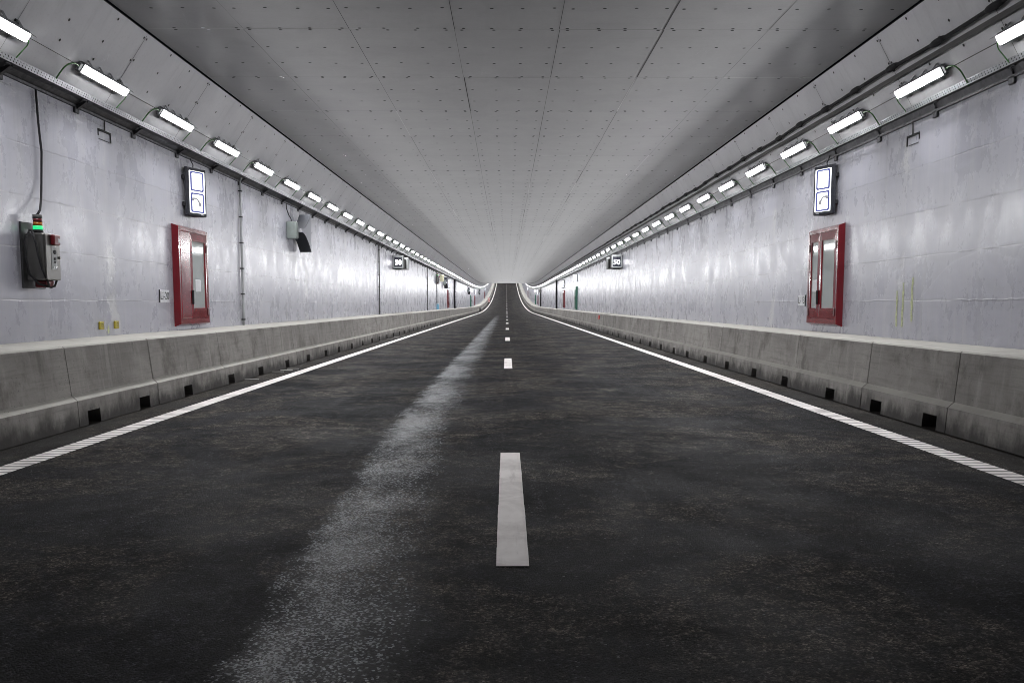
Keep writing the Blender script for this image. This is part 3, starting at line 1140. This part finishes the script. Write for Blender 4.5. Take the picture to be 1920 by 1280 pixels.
def cabinet(side, d0, label, split):
    xw = WL if side < 0 else WR
    s = -side
    r = empty('fire_cabinet', (xw, d0, 0), label, 'cabinet', 'red emergency cabinets on the walls')
    wd, z0, z1, pr = 1.28, .868, 2.342, .10
    y0, y1 = 0.0, wd
    m = MB()      # surround: splayed sides from the wall to the front
    ft = .055
    back = [(0, y0 - .004, z0 - .040), (0, y1 + .05, z0 - .040), (0, y1 + .05, z1 + .036), (0, y0 - .004, z1 + .036)]
    frnt = [(s * pr, y0, z0), (s * pr, y1, z0), (s * pr, y1, z1), (s * pr, y0, z1)]
    innr = [(s * pr, y0 + ft, z0 + ft + .02), (s * pr, y1 - ft, z0 + ft + .02), (s * pr, y1 - ft, z1 - ft), (s * pr, y0 + ft, z1 - ft)]
    inb = [(s * (pr - .02), y, z) for _, y, z in innr]
    m.loft([back, frnt, innr, inb], 0)
    m.build('surround', M['red'], r)
    # doors
    yl, yr, zl, zt = y0 + ft + .004, y1 - ft - .004, z0 + ft + .024, z1 - ft - .004
    ym = yl + (yr - yl) * .36 if side < 0 else yl + (yr - yl) * .60
    for i, (a_, b_) in enumerate(((yl, ym - .004), (ym + .004, yr))):
        glazed = split or i == 1
        m = MB()
        x1 = s * (pr - .004)
        if glazed:
            g = .085 if (b_ - a_) > .45 else .055
            A, B = (a_ + g, zl + .16), (b_ - g, zt - .13)
            O = [(x1, a_, zl), (x1, b_, zl), (x1, b_, zt), (x1, a_, zt)]
            I = [(x1, A[0], A[1]), (x1, B[0], A[1]), (x1, B[0], B[1]), (x1, A[0], B[1])]
            I1 = [(x1 + s * .008, y + (.012 if y > (A[0] + B[0]) / 2 else -.012), z + (.012 if z > 1.6 else -.012)) for _, y, z in I]
            I2 = [(x1 - s * .03, y, z) for _, y, z in I]
            m.loft([[(x - s * .03, y, z) for x, y, z in O], O, I1, I, I2], 0)
        else:
            P = [(x1, a_, zl), (x1, b_, zl), (x1, b_, zt), (x1, a_, zt)]
            m.loft([[(x - s * .03, y, z) for x, y, z in P], P, [(x1 + s * .006, y + (.015 if y < (a_ + b_) / 2 else -.015), z + (.015 if z < 1.6 else -.015)) for _, y, z in P]], 0, cap=True)
        dr = m.build('door', M['red'], r)
        if glazed:
            m = MB()
            m.box((x1 - s * .018, A[0], A[1]), (x1 - s * .013, B[0], B[1]))
            m.build('glass', M['glass'], dr)
        # handle and hinges
        if (side < 0 and i == 1) or (side > 0 and i == 1):
            m = MB()
            hy = a_ + .03
            m.cbox((x1, hy - .016, zl + .22), (x1 + s * .03, hy + .016, zl + .44), .008)
            m.build('handle', M['rubber'], dr)
        hy = b_ - .012 if i == 1 else a_ + .012
        if glazed:
            for hz in (zl + .10, zt - .22):
                m = MB()
                m.cbox((x1, hy - .028, hz - .06), (x1 + s * .016, hy + .028, hz + .06), .006)
                m.build('hinge', M['red_dark'], dr)
    m = MB()      # inside: back, hose reel, valve
    m.face([(s * .02, yl, zl), (s * .02, yr, zl), (s * .02, yr, zt), (s * .02, yl, zt)])
    m.build('inner_back', M['inner'], r)
    m = MB()
    cy_ = (ym + yr) / 2
    for rad in (.10, .14, .18):
        m.tube([(s * .06, cy_ + rad * math.cos(2 * math.pi * k / 20), 1.85 + rad * math.sin(2 * math.pi * k / 20)) for k in range(21)], .014, 6)
    m.build('hose_reel', M['red'] if side > 0 else M['grey_box'], r)
    m = MB()
    m.cbox((s * .03, cy_ - .14, 1.36), (s * .09, cy_ + .10, 1.56), .01)
    m.build('control_unit', M['white'], r)
    m = MB()
    m.box((s * (pr + .001), y1 - .12, z1 - .044), (s * (pr + .002), y1 - .05, z1 - .014))
    m.build('number_sticker', M['white'], r)
    m = MB()
    m.box((s * (pr - .05), yl - .01, zl - .02), (s * (pr - .04), yr + .01, zt + .01))
    return r


cbl = cabinet(-1, 13.31, 'red lacquered emergency cabinet with one tall glass door on the left wall', False)
cbr = cabinet(1, 13.15, 'red lacquered emergency cabinet with two glass doors on the right wall', True)
for src, sname, x, lst in ((cbl, 'left', WL, (74.4, 136.6, 197.0)), (cbr, 'right', WR, (76.3, 139.6, 206.0))):
    for i, d in enumerate(lst):
        o = copy_tree(src)
        o.location = (x, d, prof(d))
        tag(o, '%s distant red cabinet on the %s wall, counted beyond the near one' % (('first', 'second', 'third')[i], sname), 'cabinet', 'red emergency cabinets on the walls')

# number plates beside the cabinets
for side, d, z, txt, lab in ((-1, 12.93, 1.285, 'Li-20', 'small white number plate reading Li-20 beside the left red cabinet'), (1, 14.97, 1.23, 'Li-13', 'small white number plate reading Li-13 beside the right red cabinet')):
    xw = WL if side < 0 else WR
    s = -side
    r = empty('number_plate', (xw, d, z), lab, 'sign', 'number plates beside the cabinets')
    m = MB()
    m.cbox((0, -.17, -.09), (s * .012, .17, .09), .003)
    m.build('plate', M['white'], r)
    m = MB()
    m.box((0, -.185, -.095), (s * .014, -.171, .095))
    m.build('edge_strip', M['ink'], r)
    text_obj('lettering', txt, .16, M['ink'], r, ((s * .0135, 0.0, 0), (0, -side * -1.0 * (1 if side < 0 else 1) * (1), 0) if False else (0, 1 if side < 0 else -1, 0), (0, 0, 1)))

# yellow tags and spray strokes
for i, d in enumerate((10.88, 11.30)):
    r = empty('yellow_tag', (WL, d, .905), 'small yellow plastic tag low on the left wall, ' + ('nearer the control box' if i == 0 else 'nearer the red cabinet'), 'tag', 'yellow tags low on the left wall')
    m = MB()
    m.cbox((0, -.055, -.05), (.025, .055, .05), .006)
    m.build('body', M['yellow'], r)
    text_obj('lettering', '12', .062, M['yellow_ink'], r, ((.0262, 0, .004), (0, 1, 0), (0, 0, 1)))
for side, strokes, w in ((-1, ((11.09, .80, .90),), wall_l), (1, ((11.32, .88, 1.34), (11.15, .88, 1.44), (10.90, .95, 1.50)), wall_r)):
    xw = WL if side < 0 else WR
    for d, z0, z1 in strokes:
        m = MB()
        N = 9
        rows = []
        for k in range(N + 1):
            z = z0 + (z1 - z0) * k / N
            c = d + random.uniform(-.008, .008)
            wdt = .022 + random.uniform(-.009, .009)
            rows.append([(xw - side * .003, c - wdt, z), (xw - side * .003, c + wdt, z)])
        m.loft(rows, 0, close=False)
        p = m.build('paint_stroke', M['lime'], w)

# recess boxes high on the walls
for side, d0, d1, z, w in ((-1, 11.02, 11.36, 3.25, wall_l), (1, 10.87, 11.20, 3.19, wall_r)):
    xw = WL if side < 0 else WR
    s = -side
    m = MB()
    m.box((xw, d0, z + .05), (xw + s * .012, d1, z + .075))
    m.box((xw, d1 - .012, z - .05), (xw + s * .010, d1 + .008, z + .05))
    m.box((xw, d0 + .02, z - .052), (xw + s * .004, d1 - .04, z - .044))
    m.box((xw, d0, z - .01), (xw + s * .006, d0 + .02, z + .05))
    m.build('recess_frame', M['black'], w)
    m = MB()
    dm = (d0 + d1) / 2
    m.tube([(xw + s * .012, dm, z + .075), (xw + s * .012, dm + .01, z + .18), (xw + s * .02, dm, 3.45)], .008, 6)
    m.build('stub_conduit', M['rail'], w)

# ------------------------------------------------------------------ control box with beacon on the left wall


def control_box(d, label, zlift=0.0):
    r = empty('control_box', (WL, d, prof(d)), label, 'control box', 'control boxes on the left wall')
    m = MB()
    m.cbox((0, -.02, 1.335), (.02, .42, 2.02), .004)
    m.build('back_plate', M['galv_dark'], r)
    m = MB()
    m.cbox((.045, .0, 1.42), (.235, .30, 1.905), .012)
    bx = m.build('enclosure', M['steel'], r)
    m = MB()
    m.cbox((.236, .005, 1.425), (.252, .295, 1.900), .006)
    dr = m.build('door', M['steel'], r)
    m = MB()
    m.tube([(.252, .265, 1.66), (.270, .265, 1.66)], .014, 10)
    m.build('lock', M['steel'], dr)
    m = MB()
    m.cbox((.252, .10, 1.785), (.300, .225, 1.895), .01)
    sr_ = m.build('siren', M['beacon_red'], r)
    m = MB()
    m.box((.3001, .17, 1.815), (.302, .215, 1.855))
    m.build('sticker', M['white'], sr_)
    m = MB()
    m.cbox((.252, .11, 1.53), (.257, .215, 1.775), .002)
    pl = m.build('switch_plate', M['frame_white'], r)
    for z, rad in ((1.715, .022), (1.645, .014), (1.61, .010)):
        m = MB()
        m.tube([(.256, .165, z), (.269, .165, z)], rad, 10)
        m.build('switch', M['ink'], pl)
    for y, z in ((.145, 1.555), (.185, 1.558)):
        m = MB()
        m.tube([(.256, y, z), (.265, y, z)], .009, 8)
        m.build('indicator', M['bolt_new'], pl)
    m = MB()
    m.cbox((.07, .10, 1.345), (.20, .25, 1.419), .01)
    m.build('socket', M['beacon_red'], r)
    # stacked beacon
    for nm, mt, z0, z1, rad in (('beacon_foot', M['rubber'], 1.906, 1.945, .052), ('green_lens', M['beacon_green'], 1.946, 1.985, .047), ('amber_lens', M['beacon_amber'], 1.986, 2.022, .045), ('red_lens', M['beacon_red'], 2.023, 2.060, .045), ('beacon_cap', M['rail'], 2.061, 2.10, .046)):
        m = MB()
        m.tube([(.12, .12, z0), (.12, .12, z1)], rad, 16)
        m.build(nm, mt, r)
    m = MB()
    P = [(.03, .38, 3.44), (.03, .40, 3.1), (.035, .43, 2.8), (.03, .41, 2.5), (.06, .33, 2.3), (.10, .22, 2.16), (.115, .13, 2.10)]
    m.tube(P, .012, 8)
    m.build('feed_cable', M['rubber'], r)
    m = MB()
    P = [(.12, .08, 1.93), (.10, -.01, 1.93), (.08, -.06, 1.84), (.08, -.07, 1.65), (.10, -.05, 1.48), (.15, .03, 1.38), (.22, .14, 1.345), (.22, .22, 1.36), (.22, .26, 1.42)]
    m.tube(P, .011, 8)
    m.build('loop_cable', M['rubber'], r)
    m = MB()
    P = [(.13, -.02, 1.93), (.17, -.03, 1.80), (.19, -.02, 1.65), (.22, -.015, 1.52), (.245, .02, 1.42), (.22, .10, 1.36), (.17, .13, 1.37)]
    m.tube(P, .010, 8)
    m.build('loop_cable', M['rubber'], r)
    return r


cb = control_box(9.18, 'stainless steel control box with a green beacon hung on the left wall')
o = copy_tree(cb)
o.location = (WL, 62.4, 1.25)
for ch in list(o.children):
    if ch.name.startswith('feed_cable'):
        bpy.data.objects.remove(ch)
tag(o, 'distant grey control box high on the left wall above the pale blue box', 'control box', 'control boxes on the left wall')
m = MB()
m.cbox((WL, 63.0, .80), (WL + .16, 63.35, 1.18), .01)
m.box((WL + .161, 63.02, .85), (WL + .166, 63.33, 1.0))
tag(m.build('blue_box', M['cyan']), 'pale blue box standing on the left barrier ledge below a control box', 'box')
m = MB()
m.cbox((WL, 66.3, 2.85), (WL + .28, 66.7, 3.36), .03)
m.tube([(WL + .05, 66.5, 3.36), (WL + .05, 66.5, 3.46)], .02, 6)
tag(m.build('cream_box', M['cream']), 'cream coloured box under the tray between control box and horn', 'box')

# ------------------------------------------------------------------ horn speakers


def horn(d, label):
    r = empty('horn_speaker', (WL, d, prof(d)), label, 'loudspeaker', 'horn loudspeakers on the left wall')
    m = MB()
    m.cbox((0, -.02, 2.665), (.225, .16, 3.05), .01)
    jb = m.build('junction_box', M['grey_box'], r)
    m = MB()
    m.cbox((.226, -.01, 2.68), (.236, .15, 3.035), .004)
    m.build('lid', M['grey_box'], jb)
    y0, y1 = .16, 1.06
    N = 12
    zc_ = 2.86
    sec = []
    for k in range(N + 1):
        f = k / N
        h = .045 + .40 * (f ** 1.75)
        sec.append((y0 + (y1 - y0) * f, h))
    for x in (.055, .315):
        m = MB()
        for (ya, ha), (yb, hb) in zip(sec, sec[1:]):
            for xx, rev in ((x, False), (x + .006, True)):
                P = [(xx, ya, zc_ - ha), (xx, yb, zc_ - hb), (xx, yb, zc_ + hb), (xx, ya, zc_ + ha)]
                m.face(P[::-1] if rev else P)
        m.build('side_plate', M['horn_side'], r)
    for s_ in (-1, 1):
        m = MB()
        rows = [[(.05, y, zc_ + s_ * h), (.326, y, zc_ + s_ * h)] for y, h in sec]
        m.loft(rows, 0, close=False, smooth=True)
        rows = [[(.05, y + .004, zc_ + s_ * (h - .006)), (.326, y + .004, zc_ + s_ * (h - .006))] for y, h in sec]
        m.loft(rows, 0, close=False, smooth=True)
        m.build('flare', M['horn'], r)
    m = MB()
    m.cbox((.0, .5, 2.80), (.055, .62, 2.92), .008)
    m.build('wall_bracket', M['rubber'], r)
    m = MB()
    m.tube([(.03, -.10, 3.44), (.03, -.09, 3.34), (.05, .02, 3.20), (.09, .07, 3.12), (.10, .075, 3.05)], .011, 6)
    m.build('cable', M['rubber'], r)
    return r


hn = horn(20.25, 'grey flared horn loudspeaker with junction box on the left wall near the camera')
for i, d in enumerate((69.2, 112.5, 156.0)):
    o = copy_tree(hn)
    o.location = (WL, d, prof(d))
    tag(o, 'distant grey horn loudspeaker on the left wall, %s beyond the near horn' % ('first', 'second', 'third')[i], 'loudspeaker', 'horn loudspeakers on the left wall')

# ------------------------------------------------------------------ speed signs


def speed_sign(side, d, label):
    xw = WL if side < 0 else WR
    s = -side
    r = empty('speed_sign', (xw, d, prof(d)), label, 'sign', 'lit speed signs on both walls')
    z0, z1 = 2.755, 3.30
    xa, xb = s * .03, s * .47
    m = MB()
    m.cbox((xa, 0, z0), (xb, .55, z1), .015)
    m.build('housing', M['rail'], r)
    m = MB()
    fr = .045
    O = [(xa - s * .005, -.012, z0 - .005), (xb + s * .005, -.012, z0 - .005), (xb + s * .005, -.012, z1 + .005), (xa - s * .005, -.012, z1 + .005)]
    I = [(xa + s * fr, -.012, z0 + fr), (xb - s * fr, -.012, z0 + fr), (xb - s * fr, -.012, z1 - fr - .03), (xa + s * fr, -.012, z1 - fr - .03)]
    I2 = [(x, .002, z) for x, _, z in I]
    O2 = [(x, .02, z) for x, _, z in O]
    m.loft([O2, O, I, I2], 0)
    m.build('bezel', M['frame_white'], r)
    m = MB()
    m.box((I[0][0], -.004, I[0][2]), (I[2][0], -.001, I[2][2]))
    m.build('display', M['led_panel'], r)
    text_obj('digits', '50', .30, M['led_white'], r, (((xa + xb) / 2, -.006, 2.985), (1, 0, 0), (0, 0, 1)), .003)
    m = MB()
    m.cbox((xa, .95, z0 - .03), (s * .56, 1.45, z1 - .05), .012)
    bk = m.build('rear_housing', M['frame_white'], r)
    m = MB()
    m.box((s * .12, .935, z0 + .01), (s * .50, .949, z1 - .12))
    m.build('rear_panel', M['black'], bk)
    m = MB()
    m.box((xa, .45, z0 - .035), (s * .30, 1.0, z0 - .005))
    m.box((0, -.02, z0 - .03), (s * .029, 1.5, z0 + .02))
    m.box((0, -.02, z1 - .06), (s * .029, 1.5, z1 - .01))
    m.build('mounting_arm', M['rubber'], r)
    return r


sp = speed_sign(-1, 38.9, 'lit speed sign showing 50 on the left wall under the tray')
sp2 = speed_sign(1, 38.4, 'lit speed sign showing 50 on the right wall under the tray')

# ------------------------------------------------------------------ conduits


def conduit(side, d, label, mat, r, z0=.76, z1=3.46, bend=0.0, cat='conduit'):
    xw = WL if side < 0 else WR
    s = -side
    p = prof(d)
    root = empty('conduit', (xw, d, p), label, cat, 'conduits on the walls')
    m = MB()
    pts = [(s * (r + .01), bend * math.sin(k / 8 * math.pi * 1.0) + random.uniform(-.004, .004), z0 + (z1 - z0) * k / 8) for k in range(9)]
    pts.append((s * (r + .05), -.05, z1 + .06))
    m.tube(pts, r, 8)
    m.build('pipe', mat, root)
    for k in range(6):
        z = z0 + .12 + (z1 - z0 - .3) * k / 5
        m = MB()
        m.cbox((0, -r * 1.6, z - .012), (s * (2 * r + .018), r * 1.6, z + .012), .004)
        m.build('clamp', M['rubber'], root)
    return root


conduit(-1, 16.69, 'thin grey conduit with clamps on the left wall beside the red cabinet', M['grey_pipe'], .022)
conduit(-1, 34.55, 'thin grey conduit on the left wall just before the speed sign', M['rail'], .026)
conduit(-1, 55.5, 'thin grey conduit on the left wall between speed sign and control box', M['rail'], .024)
conduit(-1, 62.9, 'thin dark conduit on the left wall above the pale blue box', M['rail'], .03, 1.2)
conduit(-1, 83.6, 'thick black pipe on the left wall beyond the distant red cabinet', M['rubber'], .085, bend=-.4)
conduit(-1, 87.0, 'thin grey conduit on the left wall just beyond the thick black pipe', M['grey_pipe'], .022)
conduit(1, 87.3, 'thick black pipe on the right wall beyond the distant red cabinet', M['rubber'], .085, bend=.4)
conduit(1, 128.0, 'dark pipe below a small box far along the right wall', M['rubber'], .09, .76, 3.0)
m = MB()
m.cbox((WR, 127.8, 2.75 + prof(128)), (WR - .35, 128.2, 3.25 + prof(128)), .02)
m.cbox((WR, 127.9, 3.3 + prof(128)), (WR - .2, 128.1, 3.45 + prof(128)), .02)
tag(m.build('junction_box', M['rail']), 'small dark box above a pipe far along the right wall', 'box')

# green escape cabinets with lit sign above


def green_cabinet(side, d, label):
    xw = WL if side < 0 else WR
    s = -side
    r = empty('escape_door', (xw, d, prof(d)), label, 'door', 'green escape doors on the walls')
    m = MB()
    O = [(0, -.05, .76), (0, 1.25, .76), (0, 1.25, 2.45), (0, -.05, 2.45)]
    F_ = [(s * .12, 0, .78), (s * .12, 1.2, .78), (s * .12, 1.2, 2.40), (s * .12, 0, 2.40)]
    m.loft([O, F_], 0, cap=True)
    m.build('frame', M['green_door'], r)
    m = MB()
    m.cbox((s * .121, .08, .84), (s * .15, 1.12, 2.2), .01)
    dr = m.build('leaf', M['green_door'], r)
    m = MB()
    m.cbox((s * .151, .14, 1.5), (s * .20, .20, 1.72), .01)
    m.build('handle', M['steel'], dr)
    m = MB()
    m.disc((s * .121, .3, 2.29), (0, 1, 0), (0, 0, 1), .07, 12)
    m.build('emblem', M['white'], r)
    m = MB()
    m.cbox((0, .1, 2.78), (s * .28, .75, 3.32), .02)
    sg = m.build('sign_box', M['sign_body'], r)
    m = MB()
    m.box((s * .05, .096, 2.82), (s * .26, .099, 3.28))
    m.box((s * .2805, .14, 2.82), (s * .283, .71, 3.28))
    m.build('light_panel', M['sign_white'], sg)
    return r


gc = green_cabinet(1, 62.6, 'dark green escape door with a lit sign above on the right wall')
gd = green_cabinet(-1, 121.0, 'distant dark green escape door on the left wall')
o = copy_tree(gc)
o.location = (WR, 152.0, prof(152))
tag(o, 'distant dark green escape door far along the right wall', 'door')

# reflectors on the barriers
m = MB()
m.cbox((-4.185, 39.1, .53), (-4.21, 39.28, .70), .006)
tag(m.build('reflector', M['slat']), 'small white reflector on the left barrier face', 'reflector')
m = MB()
m.cbox((4.03, 38.55, .50), (4.065, 38.95, .68), .006)
tag(m.build('reflector', plain('reflector_red', (.55, .03, .02), .3)), 'small red reflector on the right barrier face', 'reflector')

# white slats lying on the left shoulder
for i, (d, x0, x1) in enumerate(((13.53, -4.09, -3.87), (15.10, -4.09, -3.88), (15.45, -4.03, -3.82), (15.80, -4.0, -3.79), (29.5, -4.07, -3.88), (31.0, -4.02, -3.83), (32.6, -3.98, -3.80))):
    m = MB()
    m.cbox((x0, d - .018, .002), (x1, d + .018, .012), .003)
    o = tag(m.build('white_slat', M['slat']), 'white slat lying across the left shoulder, %s from the camera' % ORD[i], 'slat', 'white slats lying on the left shoulder')
    o.rotation_euler = (0, 0, 0)

# striped warning board far on the left edge, small dark post before it
d = 193.0
r = empty('warning_board', (-3.95, d, prof(d)), 'red and white striped warning board at the foot of the left barrier', 'warning board', rx=0)
m = MB()
m.cbox((-.25, -.02, .15), (.25, .02, 1.25), .008)
m.build('board', M['stripes'], r)
m = MB()
m.cbox((-.3, -.25, 0), (.3, .25, .12), .03)
m.tube([(0, 0.03, .1), (0, 0.03, 1.2)], .03, 8)
m.build('foot', M['rubber'], r)
d = 130.0
r = empty('marker_post', (-3.98, d, prof(d)), 'short dark post at the foot of the left barrier before the striped board', 'post')
m = MB()
m.tube([(0, 0, .05), (0, 0, .5), (0, 0, .56)], [.09, .09, .05], 10)
m.build('shaft', M['rubber'], r)
m = MB()
m.cbox((-.14, -.14, 0), (.14, .14, .06), .015)
m.build('foot', M['rubber'], r)
